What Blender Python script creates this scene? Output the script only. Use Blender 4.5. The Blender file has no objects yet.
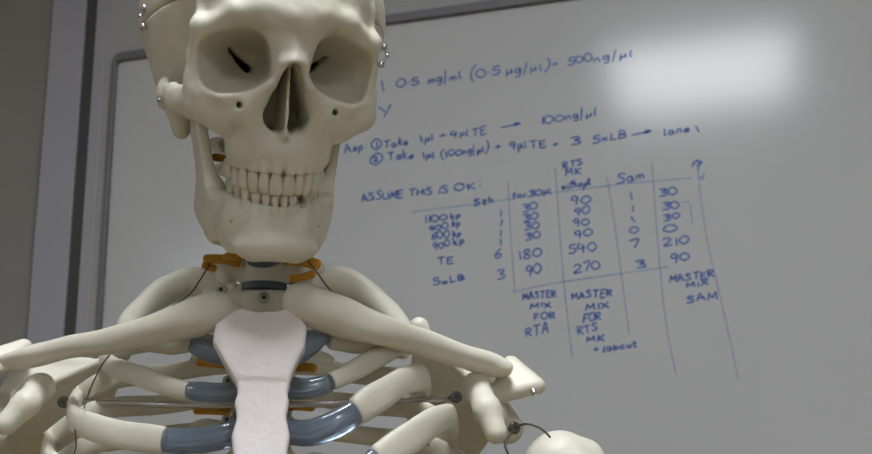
import bpy, bmesh, math, random
import numpy as np
from mathutils import Matrix, Vector
random.seed(4); RNG = np.random.default_rng(7)
SC = bpy.context.scene
COL = SC.collection

# ------------------------------------------------------------------ camera
FPX = 1150.0
YAW, PITCH, ROLL = math.radians(14.5), math.radians(16.0), math.radians(1.2)
CAM = np.array([0.0, 0.0, 1.2])
HEAD = np.array([-math.sin(YAW), math.cos(YAW), 0.0])       # horizontal heading
RIGHT = np.array([math.cos(YAW), math.sin(YAW), 0.0])
UP = np.array([0.0, 0.0, 1.0])
FWD = HEAD * math.cos(PITCH) + UP * math.sin(PITCH)
U0 = UP * math.cos(PITCH) - HEAD * math.sin(PITCH)
CX = math.cos(ROLL) * RIGHT - math.sin(ROLL) * U0
CY = math.sin(ROLL) * RIGHT + math.cos(ROLL) * U0
cd = bpy.data.cameras.new('camera'); cam = bpy.data.objects.new('camera', cd); COL.objects.link(cam)
cd.sensor_width = 36.0; cd.lens = FPX / 872.0 * 36.0; cd.clip_start = 0.02
m = Matrix.Identity(4)
for i in range(3):
    m[i][0], m[i][1], m[i][2], m[i][3] = CX[i], CY[i], -FWD[i], CAM[i]
cam.matrix_world = m
cd.dof.use_dof = True; cd.dof.focus_distance = 0.64; cd.dof.aperture_fstop = 22.0
SC.camera = cam

def at(px, py, d):
    """room point seen at a photo pixel, d metres ahead of the camera (horizontal distance)"""
    r = FWD + CX * (px - 436) / FPX + CY * (227 - py) / FPX
    return CAM + r * (d / (r @ HEAD))

# ------------------------------------------------------------------ world, light, exposure
w = bpy.data.worlds.new('world'); SC.world = w; w.use_nodes = True
w.node_tree.nodes['Background'].inputs[0].default_value = (0.55, 0.58, 0.65, 1)
w.node_tree.nodes['Background'].inputs[1].default_value = 0.05
SC.view_settings.view_transform = 'Standard'; SC.view_settings.look = 'None'
SC.view_settings.exposure = 0.0; SC.view_settings.gamma = 1.0
SC.view_settings.use_curve_mapping = False
PANEL_EMIT = 30.0
PANEL_SPOTS = [(-0.02, 0.04), (-2.72, -1.90), (2.38, -2.60)]  # main panel, then two added fill panels out of view

# ------------------------------------------------------------------ materials
def mat(name, col, rough=0.5, spec=0.5, metal=0.0, noise=0.0, nscale=30.0, bump=0.0, bscale=200.0, coat=0.0,
        trans=0.0, emit=None, col2=None, sss=0.0, coat_rough=0.1):
    M = bpy.data.materials.new(name); M.use_nodes = True
    nt = M.node_tree; b = nt.nodes['Principled BSDF']
    b.inputs['Base Color'].default_value = (*col, 1); b.inputs['Roughness'].default_value = rough
    b.inputs['Specular IOR Level'].default_value = spec; b.inputs['Metallic'].default_value = metal
    b.inputs['Coat Weight'].default_value = coat; b.inputs['Coat Roughness'].default_value = coat_rough
    b.inputs['Transmission Weight'].default_value = trans
    if sss:
        b.inputs['Subsurface Weight'].default_value = sss
        b.inputs['Subsurface Radius'].default_value = (1.0, 0.6, 0.3); b.inputs['Subsurface Scale'].default_value = 0.004
    if emit:
        b.inputs['Emission Color'].default_value = (*emit[0], 1); b.inputs['Emission Strength'].default_value = emit[1]
    tc = nt.nodes.new('ShaderNodeTexCoord')
    if noise:
        n = nt.nodes.new('ShaderNodeTexNoise'); n.inputs['Scale'].default_value = nscale; n.inputs['Detail'].default_value = 5
        nt.links.new(tc.outputs['Object'], n.inputs['Vector'])
        r = nt.nodes.new('ShaderNodeMapRange'); r.inputs[1].default_value = 0.3; r.inputs[2].default_value = 0.7
        nt.links.new(n.outputs['Fac'], r.inputs[0])
        mx = nt.nodes.new('ShaderNodeMix'); mx.data_type = 'RGBA'
        c2 = col2 or tuple(c * (1 - noise) for c in col)
        mx.inputs[6].default_value = (*col, 1); mx.inputs[7].default_value = (*c2, 1)
        nt.links.new(r.outputs[0], mx.inputs[0]); nt.links.new(mx.outputs[2], b.inputs['Base Color'])
    if bump:
        n2 = nt.nodes.new('ShaderNodeTexNoise'); n2.inputs['Scale'].default_value = bscale; n2.inputs['Detail'].default_value = 4
        nt.links.new(tc.outputs['Object'], n2.inputs['Vector'])
        bp = nt.nodes.new('ShaderNodeBump'); bp.inputs['Strength'].default_value = bump; bp.inputs['Distance'].default_value = 0.001
        nt.links.new(n2.outputs['Fac'], bp.inputs['Height']); nt.links.new(bp.outputs['Normal'], b.inputs['Normal'])
    return M

M = {
    'bone': mat('bone_plastic', (0.735, 0.71, 0.595), 0.42, 0.45, noise=1, col2=(0.685, 0.655, 0.53), nscale=22, bump=0.45, bscale=120, sss=0.0),
    'tooth': mat('tooth_enamel', (0.76, 0.725, 0.62), 0.3, 0.5, noise=1, col2=(0.70, 0.65, 0.53), nscale=60),
    'sternum': mat('sternum_plastic', (0.84, 0.79, 0.77), 0.6, 0.3, noise=1, col2=(0.78, 0.72, 0.70), nscale=60, bump=0.5, bscale=260),
    'cartilage': mat('blue_grey_cartilage', (0.36, 0.45, 0.58), 0.16, 0.5, noise=1, col2=(0.30, 0.39, 0.52), nscale=40, bump=0.15, bscale=120, trans=0.75, coat=0.5),
    'disc': mat('disc_grey', (0.10, 0.12, 0.15), 0.45, 0.4),
    'nerve': mat('nerve_ochre', (0.62, 0.30, 0.03), 0.5, 0.4),
    'vessel': mat('vessel_red', (0.35, 0.03, 0.02), 0.5, 0.4),
    'steel': mat('steel', (0.55, 0.55, 0.55), 0.25, 0.5, metal=1.0),
    'wire': mat('dark_wire', (0.10, 0.09, 0.08), 0.4, 0.5, metal=0.6),
    'board': mat('board_enamel', (0.525, 0.535, 0.54), 0.15, 0.23, noise=1, col2=(0.51, 0.52, 0.525), nscale=3.0, bump=0.05, bscale=14),
    'boardframe': mat('board_frame_grey', (0.16, 0.16, 0.175), 0.45, 0.5),
    'ink': mat('marker_blue', (0.03, 0.11, 0.43), 0.6, 0.3, noise=1, col2=(0.10, 0.19, 0.50), nscale=120),
    'ink2': mat('marker_blue_faded', (0.20, 0.28, 0.48), 0.6, 0.3, noise=1, col2=(0.33, 0.39, 0.52), nscale=60),
    'ink3': mat('marker_green_trace', (0.44, 0.54, 0.56), 0.6, 0.3),
    'wall': mat('wall_paint', (0.40, 0.40, 0.39), 0.8, 0.3, noise=1, col2=(0.37, 0.37, 0.36), nscale=6, bump=0.1, bscale=300),
    'wallside': mat('wall_white', (0.72, 0.72, 0.70), 0.8, 0.3, noise=1, col2=(0.69, 0.69, 0.67), nscale=6),
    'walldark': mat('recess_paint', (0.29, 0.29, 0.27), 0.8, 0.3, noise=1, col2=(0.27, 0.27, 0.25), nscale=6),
    'trim': mat('trim_lilac_grey', (0.38, 0.38, 0.43), 0.45, 0.5, noise=1, col2=(0.365, 0.365, 0.41), nscale=5),
    'gap_shade': mat('dark_gap_shade', (0.07, 0.07, 0.07), 0.6, 0.4),
    'ceil': mat('ceiling_tile', (0.8, 0.8, 0.78), 0.9, 0.2, noise=0.06, nscale=20),
    'floor': mat('floor_vinyl', (0.36, 0.27, 0.15), 0.4, 0.4, noise=0.2, nscale=15),
    'panel': mat('panel_diffuser', (0.9, 0.9, 0.9), 0.5, 0.4, emit=((0.95, 0.985, 1.05), PANEL_EMIT)),
    'panel_fill': mat('panel_diffuser_fill', (0.9, 0.9, 0.9), 0.5, 0.4, emit=((0.95, 0.985, 1.05), PANEL_EMIT * 0.36)),
    'black': mat('black_plastic', (0.03, 0.03, 0.03), 0.4, 0.5),
}

# ------------------------------------------------------------------ object helpers
def link(name, verts, faces, material, parent=None, smooth=True, origin=None):
    me = bpy.data.meshes.new(name)
    if origin is None: origin = np.asarray(verts, float).mean(0)
    v = np.asarray(verts, float) - np.asarray(origin)
    if isinstance(faces, np.ndarray):
        n, k = faces.shape
        me.vertices.add(len(v)); me.vertices.foreach_set('co', v.astype(np.float32).ravel())
        me.loops.add(n * k); me.loops.foreach_set('vertex_index', faces.astype(np.int32).ravel())
        me.polygons.add(n); me.polygons.foreach_set('loop_start', np.arange(0, n * k, k, dtype=np.int32))
        me.update(calc_edges=True); me.validate()
    else:
        me.from_pydata([tuple(x) for x in v], [], [tuple(int(i) for i in q) for q in faces]); me.update()
    if smooth: me.polygons.foreach_set('use_smooth', [True] * len(me.polygons))
    me.materials.append(M[material])
    o = bpy.data.objects.new(name, me); COL.objects.link(o)
    o.location = origin
    if parent:
        o.parent = parent
        o.matrix_parent_inverse = Matrix.Translation(parent.location).inverted()
    return o

def tag(o, label=None, cat=None, group=None, kind=None):
    if label: o['label'] = label
    if cat: o['category'] = cat
    if group: o['group'] = group
    if kind: o['kind'] = kind
    return o

def box_data(lo, hi, bev=0.0):
    bm = bmesh.new(); bmesh.ops.create_cube(bm, size=1.0)
    lo, hi = np.array(lo, float), np.array(hi, float)
    for v in bm.verts: v.co = Vector((lo + hi) / 2 + np.array(v.co) * (hi - lo))
    if bev: bmesh.ops.bevel(bm, geom=bm.edges[:], offset=bev, segments=2, affect='EDGES', profile=0.5)
    bm.verts.index_update()
    V = [tuple(v.co) for v in bm.verts]; F = [[v.index for v in f.verts] for f in bm.faces]; bm.free()
    return V, F
def box(name, lo, hi, material, parent=None, bev=0.0):
    V, F = box_data(lo, hi, bev)
    return link(name, V, F, material, parent, smooth=False)

def spline(P, n):
    """Catmull-Rom through the rows of P (any number of columns), n samples per span"""
    P = np.asarray(P, float); Q = np.vstack([2 * P[0] - P[1], P, 2 * P[-1] - P[-2]]); out = []
    for i in range(1, len(Q) - 2):
        t = np.linspace(0, 1, n, endpoint=False)[:, None]
        a, b, c, d = Q[i - 1], Q[i], Q[i + 1], Q[i + 2]
        out.append(0.5 * (2 * b + (c - a) * t + (2 * a - 5 * b + 4 * c - d) * t ** 2 + (3 * b - a - 3 * c + d) * t ** 3))
    out.append(P[-1:]); return np.vstack(out)

def sweep(pts, ra, rb, upv=UP, n=8, seg=14, cap=True, sq=2.0, rough=0.0):
    """tube through pts; ra = half size along upv, rb = half size across; rounded ends"""
    k = len(pts)
    ra = np.broadcast_to(np.asarray(ra, float), (k,)); rb = np.broadcast_to(np.asarray(rb, float), (k,))
    upv = np.broadcast_to(np.asarray(upv, float), (k, 3))
    S = spline(np.hstack([np.asarray(pts), ra[:, None], rb[:, None], upv]), n)
    P, A, B, U = S[:, :3], S[:, 3], S[:, 4], S[:, 5:8]
    T = np.gradient(P, axis=0); T /= np.linalg.norm(T, axis=1)[:, None]
    if cap:
        rows = [[], [], [], [], []]
        for e, s in ((0, -1), (-1, 1)):
            pass
        r0 = min(A[0], B[0]); r1 = min(A[-1], B[-1])
        ang = np.linspace(0.08, math.pi / 2, 5)[:-1]
        def capr(i, s, r):
            return (np.array([P[i] + T[i] * s * r * math.cos(t) * 0.8 for t in ang]), np.array([A[i] * math.sin(t) for t in ang]),
                    np.array([B[i] * math.sin(t) for t in ang]), np.array([U[i]] * len(ang)), np.array([T[i]] * len(ang)))
        c0 = capr(0, -1, r0); c1 = [x[::-1] for x in capr(-1, 1, r1)]
        P, A, B, U, T = [np.concatenate([x, y, z_]) for x, y, z_ in zip(c0, (P, A, B, U, T), c1)]
    U = U - (U * T).sum(1)[:, None] * T; U /= np.linalg.norm(U, axis=1)[:, None]
    W_ = np.cross(T, U)
    th = np.linspace(0, 2 * math.pi, seg, endpoint=False)
    c, s = np.cos(th), np.sin(th)
    c = np.sign(c) * np.abs(c) ** (2 / sq); s = np.sign(s) * np.abs(s) ** (2 / sq)
    V = P[:, None] + U[:, None] * (A[:, None] * c)[..., None] + W_[:, None] * (B[:, None] * s)[..., None]
    if rough:
        ph = RNG.random(6) * 6
        L = np.arange(len(P))[:, None]
        nz = np.sin(L * 0.31 + ph[0] + 2 * th) + np.sin(L * 0.17 + ph[1] - th * 3) * 0.7 + np.sin(L * 0.53 + ph[2] + th) * 0.5
        V = P[:, None] + (V - P[:, None]) * (1 + rough * nz[..., None])
    N = len(P); V = V.reshape(-1, 3)
    i = np.arange(N - 1)[:, None] * seg; j = np.arange(seg)[None]; j2 = (j + 1) % seg
    F = np.stack([i + j, i + j2, i + seg + j2, i + seg + j], -1).reshape(-1, 4)
    F = [list(q) for q in F] + [list(range(seg))[::-1], [(N - 1) * seg + q for q in range(seg)]]
    return V, F

def tube(pts, r, n=6, seg=8): return sweep(pts, r, r, upv=np.array([0.31, 0.22, 0.92]), n=n, seg=seg)
def join(*ds):
    V, F, o = [], [], 0
    for v, f in ds:
        V += [tuple(x) for x in v]; F += [[i + o for i in q] for q in f]; o = len(V)
    return V, F

# ------------------------------------------------------------------ signed distance toolkit
def smin(a, b, k):
    if k <= 0: return np.minimum(a, b)
    h = np.maximum(k - np.abs(a - b), 0) / k
    return np.minimum(a, b) - h * h * k * 0.25
def smax(a, b, k): return -smin(-a, -b, k)
def ell(p, c, r):
    x, y, z = (p[0] - c[0]), (p[1] - c[1]), (p[2] - c[2])
    k0 = np.sqrt((x / r[0]) ** 2 + (y / r[1]) ** 2 + (z / r[2]) ** 2); k1 = np.sqrt((x / r[0] ** 2) ** 2 + (y / r[1] ** 2) ** 2 + (z / r[2] ** 2) ** 2) + 1e-6
    return k0 * (k0 - 1) / k1
def cap(p, a, b, ra, rb, s=(1, 1, 1)):
    """round cone from a to b; s scales space (s<1 on an axis stretches the shape along it)"""
    a = np.array(a, float) * s; b = np.array(b, float) * s
    x, y, z = p[0] * s[0] - a[0], p[1] * s[1] - a[1], p[2] * s[2] - a[2]
    d = b - a; t = np.clip((x * d[0] + y * d[1] + z * d[2]) / max(d @ d, 1e-9), 0, 1)
    return (np.sqrt((x - d[0] * t) ** 2 + (y - d[1] * t) ** 2 + (z - d[2] * t) ** 2) - (ra + (rb - ra) * t)) / max(s)
def chain(p, pts, k=3, s=(1, 1, 1)):
    """pts rows: x,y,z,r"""
    D = None
    for q, w_ in zip(pts[:-1], pts[1:]):
        d = cap(p, q[:3], w_[:3], q[3], w_[3], s)
        D = d if D is None else smin(D, d, k)
    return D
def poly2(u, v, pts):
    """2-D polygon distance"""
    pts = np.asarray(pts, float); n = len(pts)
    d = np.full(np.broadcast(u, v).shape, 1e9, np.float32); s = np.ones(d.shape, np.float32)
    for i in range(n):
        a, b = pts[i], pts[i - 1]; e = b - a
        wx, wy = u - a[0], v - a[1]
        t = np.clip((wx * e[0] + wy * e[1]) / (e @ e), 0, 1)
        d = np.minimum(d, (wx - e[0] * t) ** 2 + (wy - e[1] * t) ** 2)
        c1 = v >= a[1]; c2 = v < b[1]; c3 = e[0] * wy > e[1] * wx
        s = np.where((c1 & c2 & c3) | (~c1 & ~c2 & ~c3), -s, s)
    return s * np.sqrt(d)
def tri(p, a, b, c):
    """unsigned distance to a triangle"""
    a, b, c = [np.array(q, float) for q in (a, b, c)]
    n = np.cross(b - a, c - a)
    def sub(q): return p[0] - q[0], p[1] - q[1], p[2] - q[2]
    def dot(v, w_): return v[0] * w_[0] + v[1] * w_[1] + v[2] * w_[2]
    D = None; inside = None
    for q, w_ in ((a, b), (b, c), (c, a)):
        e = w_ - q; v = sub(q); t = np.clip(dot(v, e) / (e @ e), 0, 1)
        d = (v[0] - e[0] * t) ** 2 + (v[1] - e[1] * t) ** 2 + (v[2] - e[2] * t) ** 2
        D = d if D is None else np.minimum(D, d)
        sg = dot(v, np.cross(e, n)) <= 0
        inside = sg if inside is None else inside & sg
    pl = dot(sub(a), n) ** 2 / (n @ n)
    return np.sqrt(np.where(inside, pl, D))

def surface(fn, lo, hi, res):
    """naive surface nets of fn<0, vectorised; returns verts (n,3), quads (m,4)"""
    ax = [np.arange(l, h_ + res, res, dtype=np.float32) for l, h_ in zip(lo, hi)]
    p = np.meshgrid(*ax, indexing='ij', sparse=True)
    V = np.array(np.broadcast_to(fn(p), tuple(len(x) for x in ax)), dtype=np.float32)
    for k in range(3):                       # close at the borders
        sl = [slice(None)] * 3
        for e in (0, -1): sl[k] = e; V[tuple(sl)] = np.maximum(V[tuple(sl)], res)
    S = V < 0; n = V.shape
    cnt = np.zeros([x - 1 for x in n], np.int8)
    cs = lambda A, i, j, k: A[i:n[0] - 1 + i, j:n[1] - 1 + j, k:n[2] - 1 + k]
    for i in (0, 1):
        for j in (0, 1):
            for k in (0, 1): cnt += cs(S, i, j, k)
    act = np.argwhere((cnt > 0) & (cnt < 8)); idx = -np.ones(cnt.shape, np.int64); idx[tuple(act.T)] = np.arange(len(act))
    acc = np.zeros((len(act), 3)); num = np.zeros(len(act))
    C8 = [(i, j, k) for i in (0, 1) for j in (0, 1) for k in (0, 1)]
    val = {c: V[act[:, 0] + c[0], act[:, 1] + c[1], act[:, 2] + c[2]] for c in C8}
    for c in C8:
        for k in range(3):
            if c[k] == 0:
                d = list(c); d[k] = 1; a, b = val[c], val[tuple(d)]
                x = (a < 0) != (b < 0); t = np.where(x, a / np.where(x, a - b, 1), 0)
                q = np.tile(np.array(c, float), (len(act), 1)); q[:, k] = t
                acc[x] += q[x]; num[x] += 1
    verts = (act + acc / num[:, None]) * res + np.array([x[0] for x in ax])
    quads = []
    for k in range(3):
        i, j = (k + 1) % 3, (k + 2) % 3
        A = [slice(None)] * 3; B = [slice(None)] * 3; A[k] = slice(0, -1); B[k] = slice(1, None)
        e0, e1 = S[tuple(A)], S[tuple(B)]
        E = np.argwhere(e0 != e1)
        E = E[(E[:, i] > 0) & (E[:, j] > 0) & (E[:, i] < n[i] - 1) & (E[:, j] < n[j] - 1)]
        di = np.zeros(3, int); di[i] = 1; dj = np.zeros(3, int); dj[j] = 1
        q = np.stack([idx[tuple((E - a).T)] for a in (di + dj, dj, np.zeros(3, int), di)], 1)
        flip = ~e0[tuple(E.T)]
        q[flip] = q[flip][:, ::-1]
        quads.append(q)
    return verts, np.vstack(quads)

# ================================================================== the room
WALL_Y = 1.94; CEIL = 2.8
X0, X1, Y0 = -3.2, 3.0, -3.6
T = 0.1
tag(box('floor', (X0 - T, Y0 - T, -T), (X1 + T, WALL_Y + 0.35, 0), 'floor'), kind='structure')
ce = box('ceiling', (X0 - T, Y0 - T, CEIL), (X1 + T, WALL_Y + 0.35, CEIL + T), 'ceil'); tag(ce, kind='structure')
# back wall in two pieces: the board wall, and left of the trim a slightly recessed darker leaf
tag(box('wall_back', (-1.20, WALL_Y, 0), (X1 + T, WALL_Y + T, CEIL), 'wall'), kind='structure')
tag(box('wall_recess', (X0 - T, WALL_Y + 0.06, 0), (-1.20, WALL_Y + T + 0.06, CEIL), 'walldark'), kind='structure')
tag(box('wall_left', (X0 - T, Y0, 0), (X0, WALL_Y + 0.06, CEIL), 'wallside'), kind='structure')
tag(box('wall_right', (X1, Y0, 0), (X1 + T, WALL_Y, CEIL), 'wallside'), kind='structure')
tag(box('wall_front', (X0 - T, Y0 - T, 0), (X1 + T, Y0, CEIL), 'wallside'), kind='structure')
tag(box('trim_1', (-1.332, WALL_Y - 0.0, 0), (-1.252, WALL_Y + 0.06, CEIL), 'trim', bev=0.003), kind='structure')
tag(box('trim_gap_shade', (-1.252, WALL_Y + 0.006, 0), (-1.226, WALL_Y + 0.06, CEIL), 'gap_shade'), kind='structure')  # dark colour stands in for the shade in the gap between the trims
tag(box('trim_3', (-1.226, WALL_Y - 0.0, 0), (-1.199, WALL_Y + 0.06, CEIL), 'trim', bev=0.003), kind='structure')

# ceiling light panels: first mirrored in the board, other two unseen, added for fill
for i, (x, y) in enumerate(PANEL_SPOTS):
    t = bpy.data.objects.new('ceiling_light', None); COL.objects.link(t); t.location = (x, y, CEIL)
    tag(t, ['square ceiling light panel reflected in the whiteboard', 'unseen fill light panel added on the ceiling at the back by the left wall', 'unseen fill light panel added on the ceiling at the back by the right wall'][i],
        'ceiling light', 'ceiling light panels')
    h_ = 0.30
    V, F = join(box_data((x - h_ - .02, y - h_ - .02, CEIL - .012), (x - h_, y + h_ + .02, CEIL)),
                box_data((x + h_, y - h_ - .02, CEIL - .012), (x + h_ + .02, y + h_ + .02, CEIL)),
                box_data((x - h_, y - h_ - .02, CEIL - .012), (x + h_, y - h_, CEIL)),
                box_data((x - h_, y + h_, CEIL - .012), (x + h_, y + h_ + .02, CEIL)))
    link('panel_frame', V, F, 'ceil', t, False, (x, y, CEIL))
    V, F = box_data((x - h_, y - h_, CEIL - .006), (x + h_, y + h_, CEIL - 0.001))
    link('diffuser', V, F, 'panel_fill' if i == 1 else 'panel', t, False, (x, y, CEIL))

# ================================================================== whiteboard
BX0, BX1, BZ0, BZ1 = -1.173, 1.23, 1.0, 2.202
BF = WALL_Y - 0.018           # frame front
BS = WALL_Y - 0.008           # writing surface
wb = bpy.data.objects.new('whiteboard', None); COL.objects.link(wb); wb.location = (0, WALL_Y, BZ0)
tag(wb, 'large whiteboard with grey frame and blue handwritten table of volumes', 'whiteboard')
box('panel', (BX0 + .008, BS, BZ0 + .01), (BX1 - .008, WALL_Y, BZ1 - .01), 'board', wb)
def rounded(x0, x1, z0, z1, r, n=6):
    o = []
    for cx, cz, a in ((x1 - r, z1 - r, 0), (x0 + r, z1 - r, 90), (x0 + r, z0 + r, 180), (x1 - r, z0 + r, 270)):
        for k in range(n + 1):
            t = math.radians(a + 90 * k / n); o.append((cx + r * math.cos(t), cz + r * math.sin(t)))
    return o
OUT = rounded(BX0, BX1, BZ0, BZ1, 0.022); INN = rounded(BX0 + .011, BX1 - .011, BZ0 + .018, BZ1 - .018, 0.010)
n = len(OUT); V = []
for y in (BF, WALL_Y):
    V += [(x, y, z_) for x, z_ in OUT] + [(x, y, z_) for x, z_ in INN]
F = []
for i in range(n):
    j = (i + 1) % n
    F += [[i, j, n + j, n + i], [2 * n + i, 3 * n + i, 3 * n + j, 2 * n + j], [i, 2 * n + i, 2 * n + j, j], [n + i, n + j, 3 * n + j, 3 * n + i]]
fr = link('frame', V, F, 'boardframe', wb, False)
bv = fr.modifiers.new('bevel', 'BEVEL'); bv.width = 0.002; bv.segments = 2


# ---- handwriting: single-stroke letters laid on the board as thin marker strokes
GL = {
 '0': '3,0 0,3 0,7 3,10 6,7 6,3 3,0', '1': '1,10 1.3,0', '2': '0,8 2,10 5,9 5,6 0,0 6,0.5', '3': '0,9.5 4,10 5,8 2,5.5 5,4 5,1 0,0',
 '4': '2,10 0,4 6,4.5|4.5,8 4,-1', '5': '5.5,10 1.5,9.7 1,6 4.5,5.5 5.5,2.5 3,0 0,0.5', '6': '4.5,10 1,6 0,2 2.5,0 5,2 4,4.5 0.5,3.5',
 '7': '0,9 5,10 2,0', '8': '3,5 0.5,8 3,10 5,8 0.5,2 3,0 5.5,2 3,5', '9': '5,7 3,5 0.5,7 2.5,10 5,8.5 4.5,4 3.5,0',
 'A': '0,0 2.5,10 5.5,0|1,4 5,4', 'B': '0.5,0 0.5,10 4,9 4,6 0.5,5 5,4 5,1 0.5,0', 'D': '0.5,0 0.5,10|0.5,10 5,8 5.5,3 0.5,0', 'E': '5,10 0.5,9.7|0.5,10 0.5,0 5,0.3|0.5,5 4,5.2',
 'F': '5,10 0.5,9.7|0.5,10 0.5,0|0.5,5 4,5.2', 'H': '0,10 0,0|5,10 5,0|0,5 5,5.3', 'I': '1,9 1,0', 'K': '0.5,10 0.5,0|5,9 0.7,4.5|0.7,4.5 5,0', 'L': '0.5,10 0.5,0.2|0.5,0.2 4.5,0.5',
 'M': '0,0 0.7,9|0.7,9 3,3|3,3 5.5,9.5|5.5,9.5 6,0', 'N': '0,0 0.5,9|0.5,9 4.5,0.5|4.5,0.5 5,10', 'O': '3,0 0,3 0.5,8 3,10 6,7 5.5,2 3,0', 'R': '0.5,0 0.5,9.5|0.5,9.5 4.5,9.5 5,6.5 0.5,5|1.5,5 5.5,0',
 'S': '5,9 2.5,10 0.5,8 4.5,4 4,0.8 0,0.5', 'T': '0,9.5 6,10|3,9.8 3,0', 'U': '0,9 0.3,2 2.5,0 5,2 5,9', 'X': '0,9 5,0|5,9.5 0,0', 'x': '0,5 4,0|4,5.5 0,0',
 'm': '0,0 0.3,5|0.3,4 2,5.5 2.6,0|2.6,4 4.3,5.5 5,0', 'n': '0,0 0.3,5|0.3,4 2.5,5.5 3.5,0', 'g': '3.5,5 1,5.5 0,2.5 2,0.5 3.5,4.5|3.6,5 3.2,-3 0.5,-3.5', 'l': '1,8 0.5,0.5 1.6,0',
 'u': '0.3,-4 0.8,5|0.7,1 2.5,0.3 3.6,5|3.6,5 3.8,0', 'a': '3.6,5 1,5.3 0,2 2,0 3.6,4.5|3.7,5 4,0', 'k': '0.5,10 0.3,0|3.5,6 0.5,3|1,3.3 4,0', 'e': '0.3,2.7 3.8,3.5 2.5,5.5 0.3,3.5 1,0.4 4,0.6',
 'p': '0.3,5.5 0.3,-4|0.3,4.5 2.5,6 4,3.5 2,0.6 0.3,1.2', 'b': '0.4,9 0.3,0|0.3,3 2.5,5 4,2.5 2,0 0.3,0.8', 'f': '3,9 1.3,8.5 1,0|0,5 3,5.3', 'o': '2,0 0,2.5 2,5.3 4,2.7 2,0', 'r': '0.3,5.3 0.5,0|0.5,3.5 3,5.4', 'w': '0,5 1,0.2|1,0.2 2.3,4|2.3,4 3.6,0.2|3.6,0.2 5,5.5',
 'v': '0.3,5 0.8,0.6 2.5,0.5 3.4,5|3.4,5 3.7,0', 'i': '0.7,5 0.9,0|0.7,7.8 0.9,8.2', 't': '1.5,9 1.3,0.6 3,0.4|0,6 3.5,6.4', 'h': '0.4,10 0.3,0|0.3,4 2.4,5.4 3.4,0', 'c': '3.6,4.6 1.4,5.3 0.2,2.5 1.6,0 3.8,0.7', 's': '3.4,4.8 1.2,5.2 1,3 3.2,2.2 2.4,0.2 0,0.3', 'y': '0,6 1.8,1|4.2,6.5 1.2,-4',
 '/': '2.2,13 0,-4', '(': '3,13 0.6,8 0.6,1 2.6,-4', ')': '0.4,13 2.6,8.5 2.4,1 0,-4', '.': '0.4,4.4 0.9,4.9', ':': '0.6,7 0.8,7.6|0.6,1.4 0.8,2', '+': '0,4 4,4.4|2,6.4 2,2', '=': '0.3,3.6 2.4,4|0.6,5 2.2,5.2',
 '>': '0,4 8,4.6|6.4,2.8 9.6,4.8 7,6.2 6.6,3.4', '-': '0,4.6 4,4.8', '?': '0,8 1.5,11 4,9 2.4,5.6 2.4,3|2.2,0.6 2.6,0', '~': '0,4 1.5,5.5 3,3.8 4.5,5.4 6,4.4'}
GLP = {c: [np.array([[float(q) for q in p.split(',')] for p in st.split()]) / 10 for st in g.split('|')] for c, g in GL.items()}

def stroke_mesh(lines, hw, y):
    V, F = [], []
    for L in lines:
        L = np.asarray(L); keep = np.r_[True, np.linalg.norm(np.diff(L, axis=0), axis=1) > 1e-5]; L = L[keep]
        if len(L) < 2: continue
        t = np.gradient(L, axis=0); t /= np.linalg.norm(t, axis=1)[:, None] + 1e-9; nn = np.stack([-t[:, 1], t[:, 0]], 1)
        L = L.copy(); L[0] -= t[0] * hw * .5; L[-1] += t[-1] * hw * .5
        b = len(V); wv = hw * (0.85 + 0.3 * RNG.random(len(L)))[:, None]
        for s in (1, -1): V += [(q[0], y, q[1]) for q in L + nn * wv * s]
        k = len(L)
        F += [[b + i, b + i + 1, b + k + i + 1, b + k + i] for i in range(k - 1)]
    return V, F

def text_lines(s, u, v, width, height, ang):
    """strokes of string s: baseline start (u,v), total width and capital height in metres, ang in degrees"""
    adv = [4.2 if c == ' ' else float(max(q[:, 0].max() for q in GLP[c]) * 10 + 2.0) for c in s]
    sx = width / (sum(adv) / 10 - 0.2); x = 0.0; out = []
    ca, sa = math.cos(math.radians(ang)), math.sin(math.radians(ang))
    for c, a in zip(s, adv):
        if c != ' ':
            j = RNG.normal(0, 0.05, 2); k = 0.82 * (1 + RNG.normal(0, 0.10)); sl = RNG.normal(0.06, 0.10)
            for q in GLP[c]:
                q = spline(q, 5) if len(q) > 2 else np.linspace(q[0], q[1], 4)
                q = (q + [x, 0]) * [sx, 0] + np.stack([0 * q[:, 0], (q[:, 1] * k + j[1]) * height], 1)
                q[:, 0] += q[:, 1] * sl
                out.append(np.stack([u + q[:, 0] * ca - q[:, 1] * sa, v + q[:, 0] * sa + q[:, 1] * ca], 1))
        x += a / 10
    return out
INK_Y = BS - 0.0006
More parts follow.
